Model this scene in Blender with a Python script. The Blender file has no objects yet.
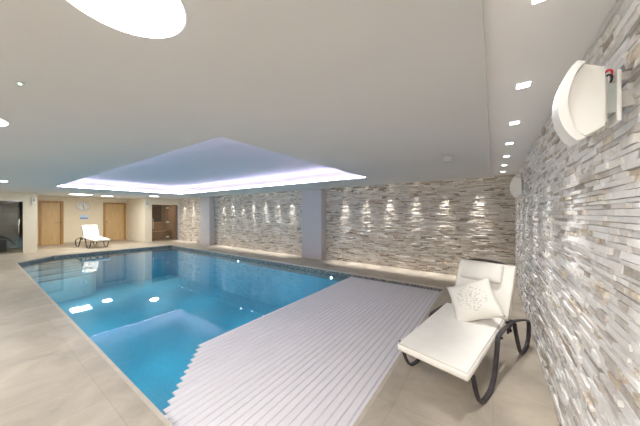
import bpy, bmesh, math, random
from mathutils import Vector, Matrix, Euler
random.seed(7)
D = bpy.data
SC = bpy.context.scene
COL = SC.collection
PI = math.pi

# ------------------------------------------------------------------ helpers
def obj(name, bm, mat, parent=None, smooth=False, loc=None):
    me = D.meshes.new(name)
    if smooth:
        for f in bm.faces:
            f.smooth = True
    bm.to_mesh(me)
    bm.free()
    o = D.objects.new(name, me)
    COL.objects.link(o)
    for m in (mat if isinstance(mat, (list, tuple)) else [mat]):
        me.materials.append(m)
    if parent:
        o.parent = parent
    if loc:
        o.location = loc
    return o

def tag(o, label, cat, group=None, kind=None):
    o['label'] = label
    o['category'] = cat
    if group:
        o['group'] = group
    if kind:
        o['kind'] = kind
    return o

def thing(name, label, cat, loc=(0, 0, 0), rotz=0, group=None, kind=None):
    o = D.objects.new(name, None)
    COL.objects.link(o)
    o.location = loc
    o.rotation_euler = (0, 0, rotz)
    o.empty_display_size = 0.1
    return tag(o, label, cat, group, kind)

def copy_tree(o, parent=None):
    c = o.copy()
    COL.objects.link(c)
    c.parent = parent
    for ch in list(o.children):
        copy_tree(ch, c)
    return c

def NB():
    return bmesh.new()

def box(bm, x0, y0, z0, x1, y1, z1, bevel=0, seg=2, M=None, mi=0):
    r = bmesh.ops.create_cube(bm, size=1)
    vs = r['verts']
    for v in vs:
        v.co = Vector(((x0 + x1) / 2 + v.co.x * (x1 - x0), (y0 + y1) / 2 + v.co.y * (y1 - y0), (z0 + z1) / 2 + v.co.z * (z1 - z0)))
    fs = list({f for v in vs for f in v.link_faces})
    for f in fs:
        f.material_index = mi
    if bevel:
        es = list({e for v in vs for e in v.link_edges})
        r2 = bmesh.ops.bevel(bm, geom=es, offset=bevel, segments=seg, affect='EDGES', profile=0.5)
        vs = list({v for f in r2['faces'] for v in f.verts} | {v for v in vs if v.is_valid})
    if M is not None:
        for v in vs:
            v.co = M @ v.co
    return vs

def cyl(bm, p, q, r, seg=16, r2=None, caps=True):
    p, q = Vector(p), Vector(q)
    d = q - p
    M = Matrix.Translation((p + q) / 2) @ d.to_track_quat('Z', 'Y').to_matrix().to_4x4()
    bmesh.ops.create_cone(bm, cap_ends=caps, segments=seg, radius1=r, radius2=r if r2 is None else r2, depth=d.length, matrix=M)

def tube(bm, pts, r, seg=8):
    """round tube along a 3D polyline"""
    pts = [Vector(p) for p in pts]
    rings = []
    for i, p in enumerate(pts):
        t = (pts[min(i + 1, len(pts) - 1)] - pts[max(i - 1, 0)]).normalized()
        a = t.orthogonal().normalized() if i == 0 else (rings_n - t * rings_n.dot(t)).normalized()
        rings_n = a
        b = t.cross(a)
        rings.append([bm.verts.new(p + (a * math.cos(k * 2 * PI / seg) + b * math.sin(k * 2 * PI / seg)) * r) for k in range(seg)])
    for A, B in zip(rings, rings[1:]):
        for k in range(seg):
            bm.faces.new((A[k], A[(k + 1) % seg], B[(k + 1) % seg], B[k]))
    bm.faces.new(rings[0][::-1])
    bm.faces.new(rings[-1])

def spline(pts, n=6, closed=False):
    """Catmull-Rom through 2D/3D points"""
    pts = [Vector(p) for p in pts]
    out = []
    N = len(pts)
    for i in range(N - 1):
        p0 = pts[max(i - 1, 0)]; p1 = pts[i]; p2 = pts[i + 1]; p3 = pts[min(i + 2, N - 1)]
        for k in range(n):
            t = k / n
            out.append(0.5 * ((2 * p1) + (p2 - p0) * t + (2 * p0 - 5 * p1 + 4 * p2 - p3) * t * t + (3 * p1 - p0 - 3 * p2 + p3) * t ** 3))
    out.append(pts[-1])
    return out

def flatbar(bm, path, x, w, t):
    """flat metal bar: planar (y,z) path, width w along x, thickness t in the plane"""
    P = spline(path, 5)
    rings = []
    for i, p in enumerate(P):
        d = P[min(i + 1, len(P) - 1)] - P[max(i - 1, 0)]
        d.normalize()
        n = Vector((-d.y, d.x)) * t / 2
        a, b = p + n, p - n
        c = 0.15 * w
        rings.append([bm.verts.new(v) for v in ((x - w / 2 + c, a.x, a.y), (x + w / 2 - c, a.x, a.y), (x + w / 2, p.x, p.y), (x + w / 2 - c, b.x, b.y), (x - w / 2 + c, b.x, b.y), (x - w / 2, p.x, p.y))])
    for A, B in zip(rings, rings[1:]):
        for k in range(6):
            bm.faces.new((A[k], A[(k + 1) % 6], B[(k + 1) % 6], B[k]))
    bm.faces.new(rings[0][::-1])
    bm.faces.new(rings[-1])
    bmesh.ops.recalc_face_normals(bm, faces=bm.faces)

def cushion(bm, w, l, t, puff=0.0, bev=0.02, M=None, n=10, rnd=0.0):
    """upholstered pad centred at origin: w along x, l along y, t along z"""
    r = bmesh.ops.create_cube(bm, size=1)
    vs = r['verts']
    for v in vs:
        v.co = Vector((v.co.x * w, v.co.y * l, v.co.z * t))
    es = list({e for v in vs for e in v.link_edges})
    bmesh.ops.bevel(bm, geom=es, offset=bev, segments=4, affect='EDGES', profile=0.5)
    bmesh.ops.subdivide_edges(bm, edges=[e for e in bm.edges if e.calc_length() > 0.08], cuts=n, use_grid_fill=True)
    for v in bm.verts:
        u, q = 2 * v.co.x / w, 2 * v.co.y / l
        f = max(0, 1 - u * u) * max(0, 1 - q * q)
        v.co.z += math.copysign(puff, v.co.z) * f ** 0.6 + rnd * (math.sin(v.co.x * 23 + 1) * math.sin(v.co.y * 17) + .5 * math.sin(v.co.x * 41 + v.co.y * 31))
    if M is not None:
        bmesh.ops.transform(bm, matrix=M, verts=bm.verts)

def throw_cushion(bm, s, t, n=22):
    """square scatter cushion in its own xy plane, pulled-in sides and pinched corners"""
    for sg in (1, -1):
        g = []
        for i in range(n + 1):
            row = []
            for j in range(n + 1):
                u, v = 2 * i / n - 1, 2 * j / n - 1
                x = u * s / 2 * (1 - 0.09 * (1 - u * u * 0 - v * v) * (abs(u) ** 3))
                y = v * s / 2 * (1 - 0.09 * (1 - u * u) * (abs(v) ** 3))
                h = ((1 - u ** 4) * (1 - v ** 4))
                z = sg * t / 2 * max(h, 0) ** 0.55 * (0.75 + .25 * math.cos(u * 1.4) * math.cos(v * 1.4))
                z += .003 * math.sin(7 * u + 3 * v) * max(h, 0)
                row.append(bm.verts.new((x, y, z)))
            g.append(row)
        for i in range(n):
            for j in range(n):
                q = (g[i][j], g[i + 1][j], g[i + 1][j + 1], g[i][j + 1])
                bm.faces.new(q if sg > 0 else q[::-1])
    bmesh.ops.remove_doubles(bm, verts=bm.verts, dist=1e-5)

def disc(bm, c, r, z0, z1, seg=40):
    cyl(bm, (c[0], c[1], z0), (c[0], c[1], z1), r, seg)

# ------------------------------------------------------------------ materials
def mat(name):
    m = D.materials.new(name)
    m.use_nodes = True
    nt = m.node_tree
    b = nt.nodes['Principled BSDF']
    return m, nt, b

def N(nt, t, **kw):
    n = nt.nodes.new(t)
    for k, v in kw.items():
        setattr(n, k, v)
    return n

def ramp(nt, stops, fac=None):
    r = N(nt, 'ShaderNodeValToRGB')
    el = r.color_ramp.elements
    el[0].position, el[0].color = stops[0][0], (*stops[0][1], 1)
    el[1].position, el[1].color = stops[-1][0], (*stops[-1][1], 1)
    for p, c in stops[1:-1]:
        e = el.new(p)
        e.color = (*c, 1)
    if fac is not None:
        nt.links.new(fac, r.inputs['Fac'])
    return r

def plain(name, c, rough=0.6, metal=0.0, var=0.06, scale=6.0, bump=0.0, bscale=60, spec=0.5, emit=0):
    """one colour broken up by procedural noise, with an optional noise bump"""
    m, nt, b = mat(name)
    tc = N(nt, 'ShaderNodeTexCoord')
    nz = N(nt, 'ShaderNodeTexNoise')
    nz.inputs['Scale'].default_value = scale
    nz.inputs['Detail'].default_value = 4
    nt.links.new(tc.outputs['Object'], nz.inputs['Vector'])
    lo = tuple(max(0, x * (1 - var)) for x in c)
    hi = tuple(min(1, x * (1 + var)) for x in c)
    r = ramp(nt, [(0.3, lo), (0.7, hi)], nz.outputs['Fac'])
    nt.links.new(r.outputs['Color'], b.inputs['Base Color'])
    b.inputs['Roughness'].default_value = rough
    b.inputs['Metallic'].default_value = metal
    b.inputs['Specular IOR Level'].default_value = spec
    if bump:
        n2 = N(nt, 'ShaderNodeTexNoise')
        n2.inputs['Scale'].default_value = bscale
        n2.inputs['Detail'].default_value = 3
        nt.links.new(tc.outputs['Object'], n2.inputs['Vector'])
        bp = N(nt, 'ShaderNodeBump')
        bp.inputs['Strength'].default_value = bump
        bp.inputs['Distance'].default_value = 0.01
        nt.links.new(n2.outputs['Fac'], bp.inputs['Height'])
        nt.links.new(bp.outputs['Normal'], b.inputs['Normal'])
    if emit:
        nt.links.new(r.outputs['Color'], b.inputs['Emission Color'])
        b.inputs['Emission Strength'].default_value = emit
    return m

def glow(name, c, s):
    m, nt, b = mat(name)
    nt.nodes.remove(b)
    e = N(nt, 'ShaderNodeEmission')
    e.inputs['Color'].default_value = (*c, 1)
    e.inputs['Strength'].default_value = s
    nt.links.new(e.outputs[0], nt.nodes['Material Output'].inputs['Surface'])
    return m

def stone_mat(name, stops, bump=0.5):
    m, nt, b = mat(name)
    at = N(nt, 'ShaderNodeAttribute', attribute_name='tone')
    tc = N(nt, 'ShaderNodeTexCoord')
    nz = N(nt, 'ShaderNodeTexNoise')
    nz.inputs['Scale'].default_value = 22
    nz.inputs['Detail'].default_value = 6
    nz.inputs['Roughness'].default_value = 0.65
    nt.links.new(tc.outputs['Object'], nz.inputs['Vector'])
    ad = N(nt, 'ShaderNodeMath', operation='MULTIPLY_ADD')
    ad.inputs[1].default_value = 0.5
    ad.inputs[2].default_value = -0.25
    nt.links.new(nz.outputs['Fac'], ad.inputs[0])
    s = N(nt, 'ShaderNodeMath', operation='ADD', use_clamp=True)
    nt.links.new(at.outputs['Fac'], s.inputs[0])
    nt.links.new(ad.outputs[0], s.inputs[1])
    r = ramp(nt, stops, s.outputs[0])
    nt.links.new(r.outputs['Color'], b.inputs['Base Color'])
    b.inputs['Roughness'].default_value = 0.85
    b.inputs['Specular IOR Level'].default_value = 0.04
    bp = N(nt, 'ShaderNodeBump')
    bp.inputs['Strength'].default_value = bump
    bp.inputs['Distance'].default_value = 0.012
    n2 = N(nt, 'ShaderNodeTexNoise')
    n2.inputs['Scale'].default_value = 45
    n2.inputs['Detail'].default_value = 5
    nt.links.new(tc.outputs['Object'], n2.inputs['Vector'])
    nt.links.new(n2.outputs['Fac'], bp.inputs['Height'])
    nt.links.new(bp.outputs['Normal'], b.inputs['Normal'])
    return m

def tile_mat(name, c1, c2, grout, w, h, gap, rough, offset=0.0, mottle=0.12, bump=0.1, rot=0, nscale=3.0, spec=0.5, axis='XY'):
    m, nt, b = mat(name)
    tc = N(nt, 'ShaderNodeTexCoord')
    vec = tc.outputs['Object']
    if axis != 'XY':
        sp = N(nt, 'ShaderNodeSeparateXYZ')
        cb = N(nt, 'ShaderNodeCombineXYZ')
        nt.links.new(vec, sp.inputs[0])
        if axis == 'SUM':     # any vertical face: run along x+y, rise along z
            a = N(nt, 'ShaderNodeMath', operation='ADD')
            nt.links.new(sp.outputs['X'], a.inputs[0])
            nt.links.new(sp.outputs['Y'], a.inputs[1])
            nt.links.new(a.outputs[0], cb.inputs['X'])
        else:
            nt.links.new(sp.outputs[axis[0]], cb.inputs['X'])
        nt.links.new(sp.outputs['Z'], cb.inputs['Y'])
        vec = cb.outputs[0]
    mp = N(nt, 'ShaderNodeMapping')
    mp.inputs['Rotation'].default_value = (0, 0, rot)
    nt.links.new(vec, mp.inputs['Vector'])
    br = N(nt, 'ShaderNodeTexBrick')
    br.offset = offset
    br.inputs['Color1'].default_value = (*c1, 1)
    br.inputs['Color2'].default_value = (*c2, 1)
    br.inputs['Mortar'].default_value = (*grout, 1)
    br.inputs['Scale'].default_value = 1
    br.inputs['Mortar Size'].default_value = gap
    br.inputs['Mortar Smooth'].default_value = 0.1
    br.inputs['Brick Width'].default_value = w
    br.inputs['Row Height'].default_value = h
    nt.links.new(mp.outputs[0], br.inputs['Vector'])
    nz = N(nt, 'ShaderNodeTexNoise')
    nz.inputs['Scale'].default_value = nscale
    nz.inputs['Detail'].default_value = 7
    nz.inputs['Roughness'].default_value = 0.62
    nz.inputs['Distortion'].default_value = 0.6
    nt.links.new(tc.outputs['Object'], nz.inputs['Vector'])
    r = ramp(nt, [(0.28, (1 - mottle,) * 3), (0.72, (1 + mottle * .4,) * 3)], nz.outputs['Fac'])
    mx = N(nt, 'ShaderNodeMixRGB', blend_type='MULTIPLY')
    mx.inputs['Fac'].default_value = 1
    nt.links.new(br.outputs['Color'], mx.inputs['Color1'])
    nt.links.new(r.outputs['Color'], mx.inputs['Color2'])
    nt.links.new(mx.outputs['Color'], b.inputs['Base Color'])
    b.inputs['Roughness'].default_value = rough
    b.inputs['Specular IOR Level'].default_value = spec
    bp = N(nt, 'ShaderNodeBump')
    bp.inputs['Strength'].default_value = bump
    bp.inputs['Distance'].default_value = 0.004
    sub = N(nt, 'ShaderNodeMath', operation='SUBTRACT')
    nt.links.new(nz.outputs['Fac'], sub.inputs[0])
    nt.links.new(br.outputs['Fac'], sub.inputs[1])
    nt.links.new(sub.outputs[0], bp.inputs['Height'])
    nt.links.new(bp.outputs['Normal'], b.inputs['Normal'])
    return m

def wood_mat(name, c1, c2, rough=0.4, axis='Z', scale=1.0):
    m, nt, b = mat(name)
    tc = N(nt, 'ShaderNodeTexCoord')
    mp = N(nt, 'ShaderNodeMapping')
    s = {'X': (1.2, 14, 14), 'Y': (14, 1.2, 14), 'Z': (14, 14, 1.2)}[axis]
    mp.inputs['Scale'].default_value = tuple(k * scale for k in s)
    nt.links.new(tc.outputs['Object'], mp.inputs['Vector'])
    nz = N(nt, 'ShaderNodeTexNoise')
    nz.inputs['Scale'].default_value = 1.5
    nz.inputs['Detail'].default_value = 5
    nz.inputs['Distortion'].default_value = 0.5
    nt.links.new(mp.outputs[0], nz.inputs['Vector'])
    r = ramp(nt, [(0.3, c1), (0.7, c2)], nz.outputs['Fac'])
    nt.links.new(r.outputs['Color'], b.inputs['Base Color'])
    b.inputs['Roughness'].default_value = rough
    return m

def glass_mat(name, tint, refl=1.0, ior=1.45, rough=0.0, bump=0.0, bscale=5.0, bdist=0.01):
    """clear sheet: tinted see-through plus a Fresnel mirror"""
    m, nt, b = mat(name)
    nt.nodes.remove(b)
    t = N(nt, 'ShaderNodeBsdfTransparent')
    t.inputs['Color'].default_value = (*tint, 1)
    g = N(nt, 'ShaderNodeBsdfGlossy')
    g.inputs['Roughness'].default_value = rough
    g.inputs['Color'].default_value = (refl,) * 3 + (1,)
    fr = N(nt, 'ShaderNodeFresnel')
    fr.inputs['IOR'].default_value = ior
    mx = N(nt, 'ShaderNodeMixShader')
    nt.links.new(fr.outputs[0], mx.inputs['Fac'])
    nt.links.new(t.outputs[0], mx.inputs[1])
    nt.links.new(g.outputs[0], mx.inputs[2])
    nt.links.new(mx.outputs[0], nt.nodes['Material Output'].inputs['Surface'])
    if bump:
        tc = N(nt, 'ShaderNodeTexCoord')
        nz = N(nt, 'ShaderNodeTexNoise')
        nz.inputs['Scale'].default_value = bscale
        nz.inputs['Detail'].default_value = 2
        nt.links.new(tc.outputs['Object'], nz.inputs['Vector'])
        bp = N(nt, 'ShaderNodeBump')
        bp.inputs['Strength'].default_value = bump
        bp.inputs['Distance'].default_value = bdist
        nt.links.new(nz.outputs['Fac'], bp.inputs['Height'])
        nt.links.new(bp.outputs['Normal'], g.inputs['Normal'])
        nt.links.new(bp.outputs['Normal'], fr.inputs['Normal'])
    return m

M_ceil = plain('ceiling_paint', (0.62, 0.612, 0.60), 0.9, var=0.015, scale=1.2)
M_strip = plain('strip_bounce_paint', (0.86, 0.85, 0.84), 0.9, var=0.01, scale=1.2)  # ceiling paint lightened to stand in for bounced light
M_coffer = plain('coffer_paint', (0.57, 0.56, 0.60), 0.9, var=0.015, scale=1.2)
M_cream = plain('cream_plaster', (0.80, 0.72, 0.57), 0.85, var=0.02, bump=0.04, bscale=120)
M_block = plain('pale_plaster', (0.72, 0.66, 0.55), 0.85, var=0.02, bump=0.04, bscale=120)
M_col = plain('grey_plaster', (0.56, 0.53, 0.55), 0.85, var=0.02, bump=0.03, bscale=120)
M_floor = tile_mat('floor_tiles', (0.465, 0.41, 0.335), (0.49, 0.435, 0.36), (0.405, 0.36, 0.295), 0.62, 0.62, 0.0035, 0.38, mottle=0.30, bump=0.08, nscale=2.6)
M_coping = plain('coping_stone', (0.52, 0.47, 0.40), 0.4, var=0.08, scale=9)
M_stone = stone_mat('split_stone_warm', [(0.0, (.20, .155, .115)), (0.14, (.36, .30, .24)), (0.35, (.53, .475, .41)), (0.6, (.68, .63, .57)), (0.85, (.80, .77, .73)), (0.94, (.64, .54, .42)), (1.0, (.50, .41, .32))])
M_stone2 = stone_mat('split_stone_pale', [(0.0, (.38, .34, .30)), (0.14, (.53, .49, .455)), (0.35, (.67, .64, .62)), (0.6, (.77, .755, .74)), (0.88, (.84, .83, .82)), (0.95, (.68, .61, .51)), (1.0, (.55, .47, .38))])
M_mortar = plain('stone_mortar', (0.42, 0.38, 0.34), 0.95, var=0.2, scale=20)  # mortar colour of the sheet behind the stones
M_mosaic = tile_mat('waterline_mosaic', (0.07, 0.09, 0.13), (0.40, 0.35, 0.31), (0.20, 0.18, 0.165), 0.035, 0.03, 0.002, 0.3, mottle=0.6, bump=0.1, nscale=55, axis='SUM')
M_basin = tile_mat('pool_mosaic', (0.09, 0.46, 0.62), (0.11, 0.51, 0.66), (0.14, 0.53, 0.66), 0.05, 0.05, 0.002, 0.4, mottle=0.10, bump=0.02, nscale=1.2)
M_steps = plain('pool_step', (0.42, 0.62, 0.66), 0.5, var=0.05)
M_stepedge = plain('pool_step_edge', (0.08, 0.22, 0.34), 0.5, var=0.1)
M_water = glass_mat('pool_water', (0.68, 0.91, 0.965), 0.95, 1.33, 0.02, bump=0.05, bscale=3.5, bdist=0.02)
M_cover = plain('cover_slat', (0.77, 0.75, 0.785), 0.32, var=0.02, scale=3)
M_coverdark = plain('cover_joint', (0.66, 0.64, 0.69), 0.6, var=0.05)
M_oak = wood_mat('oak_veneer', (0.56, 0.38, 0.18), (0.68, 0.48, 0.25), 0.4, 'Z')
M_oakf = wood_mat('oak_frame', (0.36, 0.20, 0.065), (0.47, 0.28, 0.10), 0.4, 'Z')
M_steel = plain('brushed_steel', (0.62, 0.62, 0.60), 0.3, 1.0, var=0.05, scale=40)
M_white = plain('white_plastic', (0.80, 0.80, 0.79), 0.4, var=0.01)
M_whited = plain('greyed_white_plastic', (0.62, 0.62, 0.61), 0.5, var=0.02)  # greyer white plastic for small plates and mounts
M_sensor = plain('sensor_grey', (0.52, 0.51, 0.50), 0.5, var=0.02)
M_dark = plain('charcoal_metal', (0.055, 0.048, 0.055), 0.42, 0.3, var=0.15, scale=20)
M_darkin = plain('loop_grey', (0.16, 0.15, 0.155), 0.5, var=0.1)
M_fabric = plain('cream_canvas', (0.88, 0.86, 0.82), 0.9, var=0.025, scale=9, bump=0.25, bscale=14)
M_pipe = plain('cream_piping', (0.66, 0.62, 0.54), 0.9, var=0.03)
M_glassdark = glass_mat('smoked_glass', (0.74, 0.74, 0.72), 0.9, 1.45)
M_glass = glass_mat('sauna_glass', (0.88, 0.86, 0.83), 0.9, 1.45)
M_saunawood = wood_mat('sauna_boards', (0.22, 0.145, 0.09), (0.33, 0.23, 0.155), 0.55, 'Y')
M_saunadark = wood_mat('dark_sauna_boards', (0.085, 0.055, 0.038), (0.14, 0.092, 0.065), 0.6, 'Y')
M_bench = wood_mat('sauna_bench', (0.40, 0.26, 0.15), (0.55, 0.38, 0.24), 0.5, 'Y')
M_steam = tile_mat('dark_wall_tile', (0.30, 0.30, 0.275), (0.34, 0.34, 0.31), (0.14, 0.14, 0.13), 0.6, 0.3, 0.006, 0.4, offset=0.5, mottle=0.1, bump=0.1, axis='SUM')
M_darkseat = plain('dark_seat', (0.035, 0.035, 0.035), 0.5, var=0.2)
M_led = glow('violet_led', (0.80, 0.73, 1.0), 16.0)
M_lamp = glow('lamp_white', (1.0, 0.98, 0.94), 7.0)
M_lampdl = glow('downlight_white', (1.0, 0.97, 0.92), 8.0)
M_poollamp = glow('pool_lamp', (0.80, 0.95, 1.0), 5.0)
M_green = glow('green_led', (0.55, 1.0, 0.75), 2.2)
M_blue = plain('sign_blue', (0.10, 0.28, 0.66), 0.5, var=0.1)
M_signw = plain('sign_pale', (0.62, 0.76, 0.95), 0.5, var=0.05)
M_clock = plain('clock_face', (0.82, 0.82, 0.79), 0.5, var=0.01)
M_clockrim = plain('clock_rim', (0.50, 0.50, 0.48), 0.35, 0.6, var=0.05)
M_black = plain('black_ink', (0.03, 0.03, 0.03), 0.5, var=0.1)
M_red = plain('red_wire', (0.62, 0.03, 0.04), 0.4, var=0.05)
M_panelgrey = plain('panel_grey', (0.40, 0.44, 0.43), 0.4, var=0.08)
M_skirt = plain('skirting', (0.55, 0.47, 0.36), 0.5, var=0.05)

# cushion print: a disc of small grey sprigs
def sprig_mat():
    m, nt, b = mat('sprig_print')
    tc = N(nt, 'ShaderNodeTexCoord')
    vo = N(nt, 'ShaderNodeTexVoronoi')
    vo.inputs['Scale'].default_value = 62
    nt.links.new(tc.outputs['Object'], vo.inputs['Vector'])
    dots = N(nt, 'ShaderNodeMath', operation='LESS_THAN')
    dots.inputs[1].default_value = 0.36
    nt.links.new(vo.outputs['Distance'], dots.inputs[0])
    nz = N(nt, 'ShaderNodeTexNoise')
    nz.inputs['Scale'].default_value = 60
    nt.links.new(tc.outputs['Object'], nz.inputs['Vector'])
    n1 = N(nt, 'ShaderNodeMath', operation='GREATER_THAN')
    n1.inputs[1].default_value = 0.42
    nt.links.new(nz.outputs['Fac'], n1.inputs[0])
    sp = N(nt, 'ShaderNodeSeparateXYZ')
    nt.links.new(tc.outputs['Object'], sp.inputs[0])
    cb = N(nt, 'ShaderNodeCombineXYZ')
    nt.links.new(sp.outputs['X'], cb.inputs['X'])
    nt.links.new(sp.outputs['Y'], cb.inputs['Y'])
    ln = N(nt, 'ShaderNodeVectorMath', operation='LENGTH')
    nt.links.new(cb.outputs[0], ln.inputs[0])
    inn = N(nt, 'ShaderNodeMath', operation='LESS_THAN')
    inn.inputs[1].default_value = 0.132
    nt.links.new(ln.outputs['Value'], inn.inputs[0])
    front = N(nt, 'ShaderNodeMath', operation='GREATER_THAN')
    front.inputs[1].default_value = 0
    nt.links.new(sp.outputs['Z'], front.inputs[0])
    p = None
    for q in (dots, n1, inn, front):
        if p is None:
            p = q
        else:
            k = N(nt, 'ShaderNodeMath', operation='MULTIPLY')
            nt.links.new(p.outputs[0], k.inputs[0])
            nt.links.new(q.outputs[0], k.inputs[1])
            p = k
    mx = N(nt, 'ShaderNodeMixRGB')
    mx.inputs['Color1'].default_value = (0.82, 0.80, 0.75, 1)
    mx.inputs['Color2'].default_value = (0.50, 0.49, 0.47, 1)
    nt.links.new(p.outputs[0], mx.inputs['Fac'])
    nt.links.new(mx.outputs[0], b.inputs['Base Color'])
    b.inputs['Roughness'].default_value = 0.9
    return m
M_sprig = sprig_mat()

# ------------------------------------------------------------------ dimensions (metres)
H = 1.45                    # eye height
ZD = H + 0.74               # dropped ceiling underside
ZS = H + 0.80               # perimeter strip ceiling
XR, YB, XF, YN = 0.38, 6.5, -16.4, -1.6
POOL = [(-0.77, 0.79), (-0.77, 5.28), (-11.95, 5.28), (-12.25, 1.65), (-11.35, 0.79)]
ZW = -0.09                  # water level

# ------------------------------------------------------------------ floor with the pool cut out
def holed(bm, outer, inner, z):
    ov = [bm.verts.new((x, y, z)) for x, y in outer]
    iv = [bm.verts.new((x, y, z)) for x, y in inner]
    es = [bm.edges.new((v[i], v[(i + 1) % len(v)])) for v in (ov, iv) for i in range(len(v))]
    bmesh.ops.triangle_fill(bm, use_beauty=True, use_dissolve=False, edges=es)
    return ov, iv

bm = NB()
holed(bm, [(XR + .1, YN), (XR + .1, YB + .1), (-17, YB + .1), (-17, YN)], POOL, 0)
for f in bm.faces:
    if f.normal.z < 0:
        f.normal_flip()
fl = obj('floor', bm, M_floor)
tag(fl, 'beige stone-effect tiled deck around the pool', 'floor', kind='structure')

def offset_poly(poly, d):
    """push the outline outward by d (polygon runs counter-clockwise)"""
    n = len(poly)
    out = []
    area = sum(poly[i][0] * poly[(i + 1) % n][1] - poly[(i + 1) % n][0] * poly[i][1] for i in range(n))
    sg = 1 if area > 0 else -1
    for i in range(n):
        p0, p1, p2 = Vector(poly[i - 1]), Vector(poly[i]), Vector(poly[(i + 1) % n])
        a, b = (p1 - p0).normalized(), (p2 - p1).normalized()
        na, nb = Vector((a.y, -a.x)) * sg, Vector((b.y, -b.x)) * sg
        m = (na + nb).normalized()
        out.append(tuple(p1 + m * (d / max(0.2, m.dot(na)))))
    return out

def ring(bm, A, B, za, zb, mi=0):
    va = [bm.verts.new((*p, za)) for p in A]
    vb = [bm.verts.new((*p, zb)) for p in B]
    for i in range(len(A)):
        j = (i + 1) % len(A)
        f = bm.faces.new((va[i], va[j], vb[j], vb[i]))
        f.material_index = mi

# coping lip
bm = NB()
outr, inr = offset_poly(POOL, 0.02), offset_poly(POOL, -0.012)
ring(bm, outr, inr, 0.003, 0.003)
ring(bm, inr, inr, 0.003, -0.022)
ring(bm, inr, POOL, -0.022, -0.022)
bmesh.ops.recalc_face_normals(bm, faces=bm.faces)
tag(obj('trim_1', bm, M_coping), 'thin stone coping lip round the pool edge', 'pool edge', kind='structure')

# basin: waterline band, walls, floor, entry steps
pool = thing('pool', 'long rectangular indoor swimming pool basin lined in blue with entry steps', 'swimming pool', (-6.4, 3.0, 0), kind='structure')
off = Vector((6.4, -3.0, 0))
def into(bm):
    bmesh.ops.translate(bm, vec=off, verts=bm.verts)
    return bm
bm = NB()
ring(bm, POOL, POOL, -0.02, -0.24)
obj('waterline_band', into(bm), M_mosaic, pool)
bm = NB()
ring(bm, POOL, POOL, -0.24, -1.35)
obj('basin_wall', into(bm), M_basin, pool)
bm = NB()
bm.faces.new([bm.verts.new((*p, -1.35)) for p in POOL])
bmesh.ops.triangulate(bm, faces=bm.faces)
obj('basin_floor', into(bm), M_basin, pool)
for k in range(4):
    bm = NB()
    x1 = -11.75 + 0.24 * k
    z = -0.2 - 0.14 * k
    pts = [(-12.3, 0.8)]
    for i in range(11):
        t = i / 10
        pts.append((x1 + 0.55 * (1 - t ** 2.2) ** 0.5 - 0.55 if t > 0 else x1, 0.8 + (1.35 + .15 * k) * t))
    pts.append((-12.3, 2.15 + .15 * k))
    top = [bm.verts.new((x, y, z)) for x, y in pts]
    bot = [bm.verts.new((x, y, -1.34)) for x, y in pts]
    bm.faces.new(top)
    n = len(pts)
    for i in range(n):
        bm.faces.new((top[i], bot[i], bot[(i + 1) % n], top[(i + 1) % n]))
    bmesh.ops.recalc_face_normals(bm, faces=bm.faces)
    s = obj('entry_step', into(bm), M_steps, pool)
    bm = NB()
    ed = pts[1:-1]
    for (xa, ya), (xb, yb) in zip(ed, ed[1:]):
        tube(bm, [(xa, ya, z), (xb, yb, z)], 0.014, 6)
    o = obj('step_edge', into(bm), M_stepedge, s)

# water
bm = NB()
bm.faces.new([bm.verts.new((*p, ZW)) for p in offset_poly(POOL, 0.0)])
bmesh.ops.triangulate(bm, faces=bm.faces)
bmesh.ops.recalc_face_normals(bm, faces=bm.faces)
for f in bm.faces:
    if f.normal.z < 0:
        f.normal_flip()
w = obj('pool_water', bm, M_water)
tag(w, 'calm blue water filling the pool', 'water', kind='stuff')

# underwater lamps on the long back side
PLX = [-3.35, -7.10]
for i, x in enumerate(PLX):
    t = thing('pool_light', ['small white underwater lamp in the back pool side beside the slatted cover', 'small white underwater lamp in the back pool side, farther from the cover'][i], 'pool light', (x, 5.277, -0.19), group='underwater pool lamps')
    bm = NB(); cyl(bm, (0, 0.002, 0), (0, -0.012, 0), 0.042, 20)
    obj('rim', bm, M_steel, t)
    bm = NB(); cyl(bm, (0, -0.010, 0), (0, -0.018, 0), 0.032, 20)
    obj('lens', bm, M_poollamp, t)

# slatted cover
bm = NB()
nsl = 29
x0, x1 = -2.79, -0.785
w_ = (x1 - x0) / nsl
for k in range(nsl):
    xa, xb = x0 + k * w_, x0 + (k + 1) * w_
    xm = (xa + xb) / 2
    ya = max(0.80, 1.52 - (xm - w_ / 2 - x0) * 0.955)
    yb = 5.262
    g = 0.002
    prof = [(xa + g, -.012), (xa + g + .006, 0.001), (xm, .004), (xb - g - .006, 0.001), (xb - g, -.012)]
    A = [bm.verts.new((x, ya, ZW + .016 + z)) for x, z in prof]
    B = [bm.verts.new((x, yb, ZW + .016 + z)) for x, z in prof]
    for i in range(4):
        bm.faces.new((A[i], A[i + 1], B[i + 1], B[i]))
    bm.faces.new(A[::-1])
    bm.faces.new(B)
bmesh.ops.recalc_face_normals(bm, faces=bm.faces)
nf = len(bm.faces)
# darker joints between the slats
for k in range(nsl):
    xa, xb = x0 + k * w_, x0 + (k + 1) * w_
    ya = max(0.80, 1.52 - (xa - x0) * 0.955) + .004
    f = bm.faces.new([bm.verts.new(p) for p in ((xa, ya, ZW + .010), (xb, ya, ZW + .010), (xb, 5.26, ZW + .010), (xa, 5.26, ZW + .010))])
    f.material_index = 1
c = obj('pool_cover', bm, [M_cover, M_coverdark])
tag(c, 'pale lilac slatted pool cover rolled half out over the near end of the water', 'pool cover')

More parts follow.
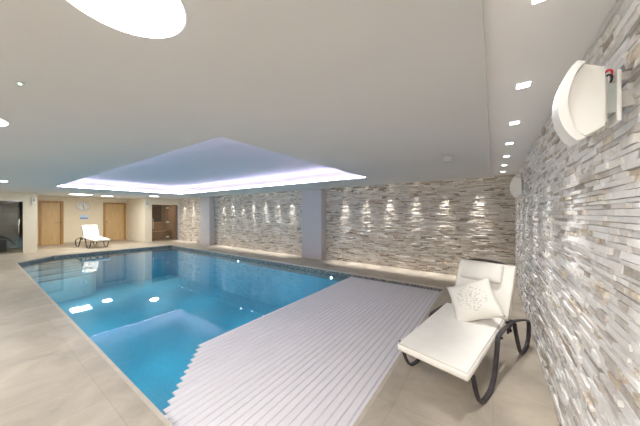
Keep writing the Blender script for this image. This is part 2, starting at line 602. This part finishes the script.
# ------------------------------------------------------------------ split-face stone walls
def stone_wall(name, mat_, axis, fixed, a0, a1, z0, z1, sign, seed, lab, hmin=.02, hmax=.036, lmin=.09, lmax=.34, dmax=.028):
    rnd = random.Random(seed)
    V, F, T, MI = [], [], [], []
    def put(a, d, z):
        V.append((a, fixed + sign * d, z) if axis == 'Y' else (fixed + sign * d, a, z))
        return len(V) - 1
    i4 = [put(a0, 0, z0), put(a1, 0, z0), put(a1, 0, z1), put(a0, 0, z1)]
    F.append(i4); T.append(0.02); MI.append(1)
    z = z0
    while z < z1 - .004:
        h = rnd.uniform(hmin, hmax)
        if z + h > z1 - .012:
            h = z1 - z
        a = a0 - rnd.uniform(0, .1)
        rowd = rnd.uniform(0, .006)
        while a < a1:
            l = rnd.uniform(lmin, lmax) * (1 if rnd.random() < .75 else .5)
            b = min(a + l, a1)
            aa = max(a, a0)
            if b - aa > .01:
                d = .005 + rowd + dmax * rnd.random() ** 1.3
                j = lambda: rnd.uniform(-.0035, .0035)
                e = .0012
                f0 = [put(aa + e, 0, z + e), put(b - e, 0, z + e), put(b - e, 0, z + h - e), put(aa + e, 0, z + h - e)]
                f1 = [put(aa + e, d + j(), z + e), put(b - e, d + j(), z + e), put(b - e, d + j(), z + h - e), put(aa + e, d + j(), z + h - e)]
                r = rnd.random()
                tone = rnd.gauss(.58, .16)
                if r < .055: tone = rnd.uniform(.93, 1.0)
                elif r < .16: tone = rnd.uniform(.05, .22)
                tone = min(1, max(0, tone))
                F.append(f1)
                for q in range(4):
                    F.append([f0[q], f0[(q + 1) % 4], f1[(q + 1) % 4], f1[q]])
                T.extend([tone] * 5); MI.extend([0] * 5)
            a += l
        z += h
    me = D.meshes.new(name)
    me.from_pydata(V, [], F)
    at = me.attributes.new('tone', 'FLOAT', 'FACE')
    at.data.foreach_set('value', T)
    me.materials.append(mat_)
    me.materials.append(M_mortar)
    me.polygons.foreach_set('material_index', MI)
    me.update()
    b2 = bmesh.new(); b2.from_mesh(me)
    bmesh.ops.recalc_face_normals(b2, faces=b2.faces)
    b2.to_mesh(me); b2.free()
    o = D.objects.new(name, me)
    COL.objects.link(o)
    return tag(o, lab, 'wall', kind='structure')

stone_wall('wall_right', M_stone2, 'X', XR + .018, YN, YB, 0, ZS, -1, 3, 'pale split-face stone wall on the right running beside the lounger', hmin=.017, hmax=.034, lmin=.06, lmax=.26, dmax=.020)
stone_wall('wall_back', M_stone, 'Y', YB + .02, -13.9, XR, 0, ZS, -1, 5, 'warm split-face stone wall along the back of the pool', hmin=.016, hmax=.032, lmin=.07, lmax=.28, dmax=.017)

# plastered columns on the stone wall
for i, (xa, xb) in enumerate([(-5.11, -4.34), (-11.28, -10.5)]):
    bm = NB(); box(bm, xa, 6.25, 0, xb, 6.53, ZS - .002)
    o = obj('column', bm, M_col)
    tag(o, ['wide smooth grey plaster column on the stone wall, nearest the pool cover', 'smooth grey plaster column on the stone wall near the sauna'][i], 'column', kind='structure')

# ------------------------------------------------------------------ far walls
def wall_box(name, m, lab, *b):
    bm = NB(); box(bm, *b)
    return tag(obj(name, bm, m), lab, 'wall', kind='structure')

# doors cut as shallow recesses: the far wall is pieced round them
Y1a, Y1b, Y2a, Y2b = 1.76, 2.53, 3.96, 4.93
ZDR = 2.0
bm = NB()
for (ya, yb, za, zb) in [(1.2, Y1a, 0, ZS), (Y1a, Y1b, ZDR, ZS), (Y1b, Y2a, 0, ZS), (Y2a, Y2b, ZDR, ZS), (Y2b, 5.2, 0, ZS)]:
    box(bm, XF - .12, ya, za, XF, yb, zb)
tag(obj('wall_far', bm, M_cream), 'cream plaster far wall with two oak doors and a clock', 'wall', kind='structure')

def oak_door(n, ya, yb, hy, lab):
    t = thing('door_%d' % n, lab, 'door', (XF, (ya + yb) / 2, 0), kind='structure')
    hw = (yb - ya) / 2
    fw = .085
    bm = NB()
    box(bm, -.10, -hw, 0, .025, -hw + fw, ZDR, .004)
    box(bm, -.10, hw - fw, 0, .025, hw, ZDR, .004)
    box(bm, -.10, -hw + fw, ZDR - fw, .025, hw - fw, ZDR, .004)
    obj('door_frame', bm, M_oakf, t)
    bm = NB()
    box(bm, -.09, -hw + fw + .003, .005, -.045, hw - fw - .003, ZDR - fw - .003, .003)
    obj('door_leaf', bm, M_oak, t)
    bm = NB()
    yy = hw - fw - .07 if hy > 0 else -hw + fw + .07
    cyl(bm, (-.045, yy, 1.0), (-.0, yy, 1.0), .011, 10)
    cyl(bm, (-.004, yy + .012, 1.0), (-.004, yy - .12 * hy, 1.0), .010, 10)
    cyl(bm, (-.045, yy, 1.0), (-.038, yy, 1.0), .028, 16)
    obj('door_handle', bm, M_steel, t, True)
oak_door(1, Y1a, Y1b, 1, 'oak door with oak frame beside the dark steam room block')
oak_door(2, Y2a, Y2b, -1, 'oak door with oak frame to the right of the wall clock')

# steam room block (left) : pale front with a smoked glass door
XS = -14.0
YL0, YL1, ZL = -0.45, 1.13, 1.885
bm = NB()
box(bm, XS - .12, YL1, 0, XS, 1.465, ZS)
box(bm, XS - .12, YL0, ZL, XS, YL1, ZS)
box(bm, XS - .12, YN, 0, XS, YL0, ZS)
box(bm, XF - .1, 1.345, 0, XS - .12, 1.465, ZS)
tag(obj('wall_steam_room', bm, M_block), 'pale plaster front of the steam room block at far left', 'wall', kind='structure')
bm = NB()
box(bm, XF - .05, YN + .02, .0, XF, 1.345, ZS)
box(bm, XF, 1.30, 0, XS - .12, 1.345, ZS - .05)
box(bm, XF, YL0 - .2, 0, XS - .12, YL0 - .15, ZS - .05)
tag(obj('wall_steam_inner', bm, M_steam), 'dark grey tiled walls inside the steam room', 'wall', kind='structure')
g = thing('door_3', 'smoked glass steam room door at far left with tall steel handle', 'door', (XS - .05, (YL0 + YL1) / 2, 0), kind='structure')
hw = (YL1 - YL0) / 2
bm = NB(); box(bm, -.005, -hw + .006, .012, .005, hw - .006, ZL - .006)
obj('glass_pane', bm, M_glassdark, g)
bm = NB()
yy = hw - .10
cyl(bm, (.05, yy, .70), (.05, yy, 1.23), .014, 12)
for z in (.78, 1.15):
    cyl(bm, (.0, yy, z), (.05, yy, z), .009, 10)
obj('door_handle', bm, M_steel, g, True)
# dark reclining seat behind the smoked glass
s = thing('steam_seat', 'dark reclining seat seen through the smoked glass door at far left', 'seat', (-15.0, .62, 0.12))
bm = NB()
P = spline([(-.75, .98), (-.62, .72), (-.45, .42), (-.2, .36), (.1, .50), (.35, .42), (.62, .18)], 5)
A = []
for p in P:
    A.append([bm.verts.new((x, p.x * .6, z)) for x, z in ((-.3, p.y), (.3, p.y), (.3, p.y - .09), (-.3, p.y - .09))])
for a, b in zip(A, A[1:]):
    for k in range(4):
        bm.faces.new((a[k], a[(k + 1) % 4], b[(k + 1) % 4], b[k]))
bm.faces.new(A[0][::-1]); bm.faces.new(A[-1])
bmesh.ops.recalc_face_normals(bm, faces=bm.faces)
obj('seat_shell', bm, M_darkseat, s, True)
bm = NB(); box(bm, -.26, -.28, -.12, .26, .18, .32, .02)
obj('plinth', bm, M_darkseat, s)

# sauna block (right): pale pier, header and glass front
YS0, YS1, ZG = 5.27, 6.42, 1.88
bm = NB()
box(bm, XS - .12, 4.97, 0, XS, YS0, ZS)
box(bm, XS - .12, YS0, ZG, XS, YB + .05, ZS)
box(bm, XF - .1, 4.97, 0, XS - .12, 5.09, ZS)
tag(obj('wall_sauna', bm, M_block), 'pale plaster pier and header around the sauna glass', 'wall', kind='structure')
bm = NB()
box(bm, XF - .05, 5.09, 0, XF + .5, 6.7, ZS - .1)
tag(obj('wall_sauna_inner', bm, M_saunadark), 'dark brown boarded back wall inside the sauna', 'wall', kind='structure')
bm = NB()
box(bm, XF + .5, 6.46, 0, XS - .12, 6.56, ZS - .1)
tag(obj('wall_sauna_side', bm, M_saunawood), 'brown boarded side wall inside the sauna', 'wall', kind='structure')
bm = NB(); box(bm, XF + .5, 5.09, 1.95, XS - .12, 6.46, 2.0)
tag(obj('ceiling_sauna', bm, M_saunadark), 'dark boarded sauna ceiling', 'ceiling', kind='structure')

for i, (xa, xb, z) in enumerate([(-15.9, -15.35, .92), (-15.35, -14.75, .47)]):
    t = thing('sauna_bench', ['upper slatted timber bench inside the sauna', 'lower slatted timber bench inside the sauna'][i], 'bench', ((xa + xb) / 2, 5.78, 0))
    hwx = (xb - xa) / 2
    bm = NB()
    for k in range(4):
        a = -hwx + k * 2 * hwx / 4
        box(bm, a + .008, -.67, z - .03, a + 2 * hwx / 4 - .008, .66, z, .004)
    obj('seat_slats', bm, M_bench, t)
    bm = NB()
    box(bm, hwx - .03, -.67, 0, hwx - .006, .66, z - .035) if i else box(bm, hwx - .03, -.67, .5, hwx - .006, .66, z - .035)
    obj('front_board', bm, M_saunawood, t)
    for ya in (-.6, .55):
        bm = NB(); box(bm, -hwx + .01, ya, 0, hwx - .04, ya + .05, z - .03)
        obj('support', bm, M_saunawood, t)

YM = 6.02
g = thing('door_4', 'clear glass sauna door with steel pull handle and patch hinges', 'door', (XS - .05, (YS0 + YM) / 2, 0), kind='structure')
hw = (YM - YS0) / 2
bm = NB(); box(bm, -.004, -hw + .004, .02, .004, hw - .003, ZG - .006)
obj('glass_pane', bm, M_glass, g)
bm = NB()
yy = -hw + .06
cyl(bm, (.045, yy, .63), (.045, yy, 1.17), .014, 12)
for z in (.70, 1.10):
    cyl(bm, (0, yy, z), (.045, yy, z), .009, 10)
obj('door_handle', bm, M_steel, g, True)
for z in (.20, .98, 1.72):
    bm = NB(); box(bm, -.012, hw - .075, z - .04, .012, hw + .07, z + .04, .004)
    obj('hinge', bm, M_steel, g)
g = thing('window_1', 'fixed glass side pane next to the sauna door', 'window', (XS - .05, (YM + YS1) / 2, 0), kind='structure')
hw = (YS1 + .04 - YM) / 2
bm = NB(); box(bm, -.004, -hw + .003, .02, .004, hw, ZG - .006)
obj('glass_pane', bm, M_glass, g)
bm = NB()
box(bm, -.015, hw - .16, ZG - .05, .015, hw - .01, ZG - .005, .003)
obj('clamp', bm, M_dark, g)

# near side wall and end closure behind the camera
wall_box('wall_near', M_cream, 'cream wall on the near side of the room', XF - .1, YN - .1, 0, XR + .1, YN, ZS)

# skirting of the cream wall
bm = NB()
for ya, yb in [(1.465, Y1a), (Y1b, Y2a), (Y2b, 4.97)]:
    box(bm, XF, ya, 0, XF + .012, yb, .07)
tag(obj('baseboard_far', bm, M_skirt), 'low tiled skirting along the cream far wall', 'skirting', kind='structure')

# ------------------------------------------------------------------ ceiling
CX0, CX1, CY0, CY1 = -10.2, -2.16, 1.40, 4.86       # opening of the light coffer
E_ = 0.14
CAV = [(CX0 - E_, CY0 - E_), (CX1 + E_, CY0 - E_), (CX1 + E_, CY1 + E_), (CX0 - E_, CY1 + E_)]
OPN = [(CX0, CY0), (CX1, CY0), (CX1, CY1), (CX0, CY1)]
ZC = ZD + .30
bm = NB()
holed(bm, [(XR + .1, YN), (XR + .1, YB + .1), (-17, YB + .1), (-17, YN)], CAV, ZS)
for f in bm.faces:
    if f.normal.z > 0:
        f.normal_flip()
ceil = tag(obj('ceiling', bm, M_strip), 'smooth off-white ceiling with a large dropped panel and lit coffer', 'ceiling', kind='structure')
# dropped panel: steps back beside the columns
OUT = [(-0.03, YN), (-0.03, 6.20), (-4.05, 6.20), (-4.05, 6.25), (-16.95, 6.25), (-16.95, YN)]
bm = NB()
ov, iv = holed(bm, OUT, OPN, ZD)
for f in bm.faces:
    if f.normal.z > 0:
        f.normal_flip()
def skirt(vs, z):
    up = [bm.verts.new((v.co.x, v.co.y, z)) for v in vs]
    for i in range(len(vs)):
        j = (i + 1) % len(vs)
        bm.faces.new((vs[i], vs[j], up[j], up[i]))
    return up
skirt(ov, ZS)
up = skirt(iv, ZD + .022)
cv = [bm.verts.new((x, y, ZD + .022)) for x, y in CAV]
for i in range(4):
    j = (i + 1) % 4
    bm.faces.new((up[i], up[j], cv[j], cv[i]))
obj('dropped_panel', bm, M_ceil, ceil)
bm = NB()
prof = [(0.0, .022)] + [(.16 * (1 - math.cos(t * PI / 20)), .16 + .14 * math.sin(t * PI / 20)) for t in range(11)]
for (ia, za), (ib, zb) in zip(prof, prof[1:]):
    ring(bm, offset_poly(CAV, -ia), offset_poly(CAV, -ib), ZD + za, ZD + zb)
bm.faces.new([bm.verts.new((x, y, ZC)) for x, y in offset_poly(CAV, -.16)])
bmesh.ops.remove_doubles(bm, verts=bm.verts, dist=1e-4)
bmesh.ops.recalc_face_normals(bm, faces=bm.faces)
obj('coffer', bm, M_coffer, ceil, True)
# violet LED strips on the coffer lip
LZ0, LZ1 = ZD + .028, ZD + .068
for (xa, ya, xb, yb) in [(CX0 - E_ + .02, CY0 - E_ + .01, CX1 + E_ - .02, CY0 - E_ + .025), (CX0 - E_ + .02, CY1 + E_ - .025, CX1 + E_ - .02, CY1 + E_ - .01),
                         (CX0 - E_ + .01, CY0 - E_ + .03, CX0 - E_ + .025, CY1 + E_ - .03), (CX1 + E_ - .025, CY0 - E_ + .03, CX1 + E_ - .01, CY1 + E_ - .03)]:
    bm = NB(); box(bm, xa, ya, LZ0, xb, yb, LZ1)
    obj('led_strip', bm, M_led, ceil)

# ------------------------------------------------------------------ lamps in the ceiling
def lamp(kind, loc, energy, color=(1, .96, .9), size=.1, spot=None, blend=.6, rot=(0, 0, 0)):
    l = D.lights.new('lamp', kind)
    l.energy = energy
    l.color = color
    if kind == 'AREA':
        l.shape = 'DISK'
        l.size = size
    else:
        l.shadow_soft_size = size
    if kind == 'SPOT':
        l.spot_size = spot
        l.spot_blend = blend
    o = D.objects.new('lamp', l)
    COL.objects.link(o)
    o.location = loc
    o.rotation_euler = rot
    return o

def round_light(x, y, r, lab):
    t = thing('ceiling_light', lab, 'ceiling light', (x, y, ZD), group='round ceiling lights')
    bm = NB()
    cyl(bm, (0, 0, -.004), (0, 0, .0), r + .008, 48)
    obj('trim_ring', bm, M_white, t)
    bm = NB()
    cyl(bm, (0, 0, -.008), (0, 0, -.002), r, 48)
    obj('diffuser', bm, M_lamp, t)
    lamp('AREA', (x, y, ZD - .012), 11, (1, .98, .96), 2 * r)
round_light(-1.04, .298, .19, 'large white round ceiling light at the top left, nearest the camera')
round_light(-3.29, -.005, .19, 'white round ceiling light at the left edge, second from the camera')
round_light(-9.3, .33, .19, 'white round ceiling light at the left edge, farthest and smallest')

def square_light(x, y, s, lab, e):
    t = thing('ceiling_panel_light', lab, 'ceiling light', (x, y, ZD), group='square ceiling lights by the far wall')
    bm = NB(); box(bm, -s / 2 - .012, -s / 2 - .012, -.005, s / 2 + .012, s / 2 + .012, 0)
    obj('trim_ring', bm, M_white, t)
    bm = NB(); box(bm, -s / 2, -s / 2, -.010, s / 2, s / 2, -.003)
    obj('diffuser', bm, M_lamp, t)
    lamp('AREA', (x, y, ZD - .014), e, (1, .95, .86), s)
square_light(-13.4, 2.56, .58, 'large flat ceiling light before the wall clock, widest of the three at the far end', 27)
square_light(-13.75, 3.46, .33, 'small flat ceiling light by the far wall above the right oak door', 24)
square_light(-12.2, 4.68, .28, 'small flat ceiling light in front of the sauna', 21)

def downlight(x, y, z, lab, group, e, spot, rot, s=.064, blend=.7):
    t = thing('downlight', lab, 'downlight', (x, y, z), group=group)
    bm = NB(); box(bm, -s / 2 - .006, -s / 2 - .006, -.004, s / 2 + .006, s / 2 + .006, 0)
    obj('bezel', bm, M_white, t)
    bm = NB(); box(bm, -s / 2, -s / 2, -.007, s / 2, s / 2, -.002)
    obj('lens', bm, M_lampdl, t)
    lamp('SPOT', (x, y, z - .012), e, (1, .97, .93), .05, spot, blend, rot)
ORD = ['nearest the camera', 'second from the camera', 'third from the camera', 'fourth from the camera', 'fifth from the camera', 'sixth from the camera', 'farthest, by the stone corner']
for k in range(7):
    downlight(.155, 1.20 + .785 * k, ZS, 'square white downlight above the right stone wall, ' + ORD[k], 'downlights along the right wall', 58, math.radians(46), (0, math.radians(-3), 0), blend=1.0)
# wall washers hidden in the slot along the back wall
xs = [-.25, -.93, -1.6, -2.27, -2.95, -3.63, -5.75, -6.42, -7.09, -7.76, -8.43, -9.1, -9.77, -12.37, -13.25]
for k, x in enumerate(xs):
    where = 'right of the wide grey column' if x > -4.2 else ('between the two grey columns' if x > -10.2 else 'left of the far grey column')
    downlight(x, 6.375, ZS, 'small wall washer over the back stone wall, ' + where, 'wall washers in the back slot, ' + where, 190, math.radians(36), (math.radians(.5), 0, 0), s=.06, blend=1.0)

# ------------------------------------------------------------------ small ceiling fittings
t = thing('ceiling_sensor', 'small square pale grey sensor on the ceiling before the right strip', 'sensor', (-.47, 3.55, ZD))
bm = NB(); box(bm, -.055, -.055, -.012, .055, .055, 0, .004)
obj('base_plate', bm, M_sensor, t)
bm = NB(); box(bm, -.045, -.045, -.085, .045, .045, -.012, .012)
obj('housing', bm, M_sensor, t)
t = thing('indicator', 'tiny green glowing indicator on the ceiling at upper left', 'indicator', (-2.195, .166, ZD))
bm = NB(); cyl(bm, (0, 0, -.006), (0, 0, 0), .018, 20)
obj('bezel', bm, M_whited, t)
bm = NB(); cyl(bm, (0, 0, -.012), (0, 0, -.006), .007, 14)
obj('lens', bm, M_green, t)

# ------------------------------------------------------------------ wall speakers
def speaker(y, zc, lab, x_wall=XR):
    t = thing('wall_speaker', lab, 'speaker', (x_wall, y, zc), group='white speakers on the right wall')
    L = .044
    ts = [k / 18 for k in range(19)]
    inner = [(-.123 - .044 * (1 - (2 * q - 1) ** 2) ** .8, .122 - .244 * q) for q in ts]
    outer = [(-.143 - .050 * (1 - (2 * q - 1) ** 2) ** .8, .137 - .274 * q) for q in ts]
    def extrude(out, L):
        bm = NB()
        A = [bm.verts.new((x, -L, z)) for x, z in out]
        B = [bm.verts.new((x, L, z)) for x, z in out]
        n = len(out)
        bm.faces.new(A); bm.faces.new(B[::-1])
        for i in range(n):
            bm.faces.new((A[i], B[i], B[(i + 1) % n], A[(i + 1) % n]))
        bmesh.ops.recalc_face_normals(bm, faces=bm.faces)
        return bm
    bm = extrude([(-.077, .097)] + inner + [(-.077, -.097)], L)
    bmesh.ops.triangulate(bm, faces=[f for f in bm.faces if len(f.verts) > 4])
    obj('cabinet', bm, M_white, t)
    # bowed front shell, a little proud of the cabinet on every side
    bm = extrude(outer + [(x + .001, z * 1.06) for x, z in inner[::-1]], L + .007)
    bmesh.ops.triangulate(bm, faces=[f for f in bm.faces if len(f.verts) > 4])
    obj('grille', bm, M_white, t)
    bm = NB()
    box(bm, -.050, -.042, -.088, -.040, .042, .080, .003)
    bk = obj('bracket', bm, M_white, t)
    bm = NB()
    box(bm, -.079, -.040, -.085, -.071, .040, .066, .002)
    obj('terminal_plate', bm, M_whited, t)
    bm = NB()
    box(bm, -.072, -.036, -.055, -.049, .036, .04, .002)
    obj('hinge_arm', bm, M_panelgrey, t)
    for mm, dz in ((M_red, .080), (M_black, .064)):
        bm = NB()
        tube(bm, spline([(-.076, -.030, dz), (-.068, -.040, dz + .005), (-.060, -.038, dz - .002), (-.060, -.025, dz - .016)], 5), .0032, 8)
        obj('wire', bm, mm, t, True)
    bm = NB(); box(bm, -.041, .005, -.03, .006, .035, .025, .003)
    obj('wall_mount', bm, M_whited, t)
speaker(1.25, 1.836, 'white curved wall speaker with red and black wires, high on the near right wall')
speaker(4.2, 1.80, 'white curved wall speaker at the far end of the right wall')

# ------------------------------------------------------------------ wall clock, sign, panels
t = thing('wall_clock', 'round white wall clock on the cream wall between the oak doors', 'clock', (XF + .002, 3.21, 1.765))
R_ = .235
bm = NB(); cyl(bm, (0, 0, 0), (.03, 0, 0), R_, 40)
obj('rim', bm, M_clockrim, t)
bm = NB(); cyl(bm, (.028, 0, 0), (.033, 0, 0), R_ - .03, 40)
obj('face', bm, M_clock, t)
for k in range(12):
    bm = NB()
    a = k * PI / 6
    Mx = Matrix.Translation((.035, 0, 0)) @ Matrix.Rotation(a, 4, 'X')
    box(bm, -.002, -.009, .145, .002, .009, .19, M=Mx)
    obj('hour_mark', bm, M_black, t)
for a, l, w2 in ((math.radians(25), .10, .012), (math.radians(190), .145, .009)):
    bm = NB(); box(bm, .0355, -w2, -.02, .0385, w2, l, M=Matrix.Rotation(a, 4, 'X'))
    obj('hand', bm, M_black, t)
t = thing('pool_sign', 'small blue and white sign under the wall clock', 'sign', (XF + .001, 3.235, 1.26))
bm = NB(); box(bm, 0, -.15, -.105, .01, .15, .105, .002)
obj('plate', bm, M_signw, t)
bm = NB(); box(bm, .009, -.14, -.095, .012, .14, -.035)
obj('blue_band', bm, M_blue, t)

def wall_panel(x, y, z, hw_, hh, lab):
    t = thing('control_panel', lab, 'control panel', (x, y, z))
    bm = NB(); box(bm, 0, -hw_, -hh, .025, hw_, hh, .004)
    obj('casing', bm, M_white, t)
    bm = NB(); box(bm, .024, -hw_ + .015, -hh * .2, .028, hw_ - .015, hh - .02)
    obj('display', bm, M_panelgrey, t)
wall_panel(XS, 1.385, 1.90, .045, .12, 'white control panel high on the steam room front at far left')
wall_panel(XS, 5.06, 1.87, .05, .14, 'white control panel high on the pier beside the sauna')

# ------------------------------------------------------------------ loungers
def make_lounger(lab, loc, rotz):
    t = thing('sun_lounger', lab, 'sun lounger', loc, rotz, 'cream sun loungers')
    W = .285
    front = [(.76, .416), (.62, .42), (.45, .414), (.36, .402), (.33, .375), (.315, .33), (.285, .22), (.235, .10), (.15, .025), (.03, .008), (-.06, .03), (-.135, .14), (-.18, .25), (-.195, .285)]
    rear = [(.74, .416), (.86, .395), (1.05, .35), (1.22, .30), (1.275, .28), (1.30, .245), (1.305, .19), (1.29, .10), (1.215, .028), (1.09, .008), (1.0, .03), (.91, .15), (.82, .31), (.785, .39)]
    for sx in (1, -1):
        W = .28 if sx > 0 else .31
        bm = NB(); flatbar(bm, front, sx * W, .038, .016)
        obj('front_leg_loop', bm, M_dark, t)
        bm = NB(); flatbar(bm, rear, sx * W, .038, .016)
        obj('rear_leg_loop', bm, M_dark, t)
        bm = NB()
        box(bm, sx * (W - .03) - .008, .70, .30, sx * (W - .03) + .008, .78, .42, .003)
        cyl(bm, (sx * (W - .045), .74, .375), (sx * (W - .01), .74, .375), .016, 12)
        cyl(bm, (sx * (W - .045), .74, .325), (sx * (W - .01), .74, .325), .016, 12)
        obj('recliner_bracket', bm, M_dark, t)
        bm = NB()
        tube(bm, [(sx * .21, -.26, .282), (sx * .21, .2, .325), (sx * .21, .76, .395)], .014, 10)
        obj('seat_rail', bm, M_dark, t, True)
        bm = NB()
        tube(bm, [(sx * .235, .72, .40), (sx * .235, .82, .62), (sx * .235, .925, .88)], .013, 10)
        obj('back_rail', bm, M_dark, t, True)
    for yy, zz in ((-.20, .272), (.45, .348), (.74, .392)):
        bm = NB(); tube(bm, [(-.31, yy, zz), (.28, yy, zz)], .012, 10)
        obj('cross_bar', bm, M_dark, t, True)
    bm = NB(); tube(bm, spline([(-.20, .925, .88), (-.17, .94, .915), (0, .946, .93), (.17, .94, .915), (.20, .925, .88)], 5), .012, 10)
    obj('head_bar', bm, M_dark, t, True)
    # seat cushion follows the rail slope
    a = math.atan2(.44 - .332, .68 + .36)
    Ms = Matrix.Translation((-.006, .186, .370)) @ Matrix.Rotation(math.radians(3.5), 4, 'Z') @ Matrix.Rotation(a, 4, 'X')
    bm = NB(); cushion(bm, .55, 1.04, .058, .006, .022, Ms, 10, .0015)
    sc = obj('seat_cushion', bm, M_fabric, t, True)
    bm = NB()
    for zz in (.028, -.028):
        pts = [(-.262, -.51, zz), (.262, -.51, zz), (.262, .50, zz)] if zz > 0 else [(-.262, .50, zz), (-.262, -.51, zz), (.262, -.51, zz), (.262, .50, zz)]
        tube(bm, [Ms @ Vector(p) for p in pts], .004, 6)
    obj('piping', bm, M_pipe, sc, True)
    b = math.atan2(.90 - .45, .91 - .69)
    Mb = Matrix.Translation((.012, .785, .675)) @ Matrix.Rotation(b, 4, 'X')
    bm = NB(); cushion(bm, .52, .54, .06, .006, .022, Mb, 8, .0015)
    bc = obj('back_cushion', bm, M_fabric, t, True)
    bm = NB()
    tube(bm, [Mb @ Vector(p) for p in ((-.258, -.26, .029), (-.258, .264, .029), (.258, .264, .029), (.258, -.26, .029))], .004, 6)
    obj('piping', bm, M_pipe, bc, True)
    bm = NB(); cushion(bm, .38, .20, .055, .026, .024, Mb @ Matrix.Translation((-.02, .15, .052)), 6)
    obj('head_pillow', bm, M_fabric, t, True)
    return t

A1 = math.radians(-17)
l1 = make_lounger('cream cushioned sun lounger with charcoal loop legs beside the right stone wall', (-.330, 2.345, 0), A1)
l2 = copy_tree(l1)
l2.location = (-13.55, 3.12, 0)
l2.rotation_euler = (0, 0, math.radians(97))
l2['label'] = 'cream cushioned sun lounger at the far end of the pool under the clock'

def scatter(lab, root, local, eul, s=.34):
    bm = NB(); throw_cushion(bm, s, .13)
    o = obj('throw_cushion', bm, M_sprig, None, True)
    tag(o, lab, 'cushion', 'scatter cushions on the loungers')
    R = Matrix.Translation(root.location) @ Matrix.Rotation(root.rotation_euler.z, 4, 'Z')
    o.matrix_world = R @ Matrix.Translation(local) @ Matrix.Rotation(eul[0], 4, 'X') @ Matrix.Rotation(eul[1], 4, 'Z')
    return o
scatter('square cream cushion with a grey sprig circle, leaning on the near lounger', l1, (.02, .518, .592), (math.radians(50), math.radians(30)), .41)
scatter('small pale cushion leaning on the far lounger', l2, (0, .53, .545), (math.radians(50), 0), .30)

# ------------------------------------------------------------------ extra light
for x in (-2.2, -4.9, -7.6, -10.2):              # unseen fill lamps added in the water to brighten the basin
    for y in (1.9, 4.1):
        lamp("POINT", (x, y, -.6), 9, (.70, .94, 1), .45)
lamp('POINT', (-14.45, 5.2, 1.3), 16, (1, .92, .8), .05)      # hidden lamp added behind the pier to brighten the sauna
lamp('POINT', (-14.3, 1.22, 1.3), 22, (1, .97, .9), .04)      # hidden lamp added to lift the dark steam room
for x, e in ((-.45, 38), (-4.5, 25), (-8.5, 20), (-12.5, 14)):               # added fill lamps, out of view behind the camera
    lamp('AREA', (x, -1.0, ZD - .02), e, (1, .98, .965), .5)

wd = D.worlds.new('World')
SC.world = wd
wd.use_nodes = True
bg = wd.node_tree.nodes['Background']
bg.inputs['Color'].default_value = (.8, .8, .82, 1)
bg.inputs['Strength'].default_value = .3

# ------------------------------------------------------------------ camera
cd = D.cameras.new('Camera')
cam = D.objects.new('Camera', cd)
COL.objects.link(cam)
cd.sensor_width = 36
cd.lens = 36 * 246.4 / 640
cd.clip_start = .02
cam.location = (0, 0, H)
cam.rotation_euler = (PI / 2, 0, math.atan(173 / 246.4))
SC.camera = cam

SC.view_settings.view_transform = 'Standard'
SC.view_settings.look = 'None'
SC.view_settings.exposure = 0.56
try:
    SC.cycles.use_denoising = True
    SC.cycles.max_bounces = 10
    SC.cycles.diffuse_bounces = 6
    SC.cycles.transparent_max_bounces = 12
    SC.cycles.sample_clamp_indirect = 6
except Exception:
    pass
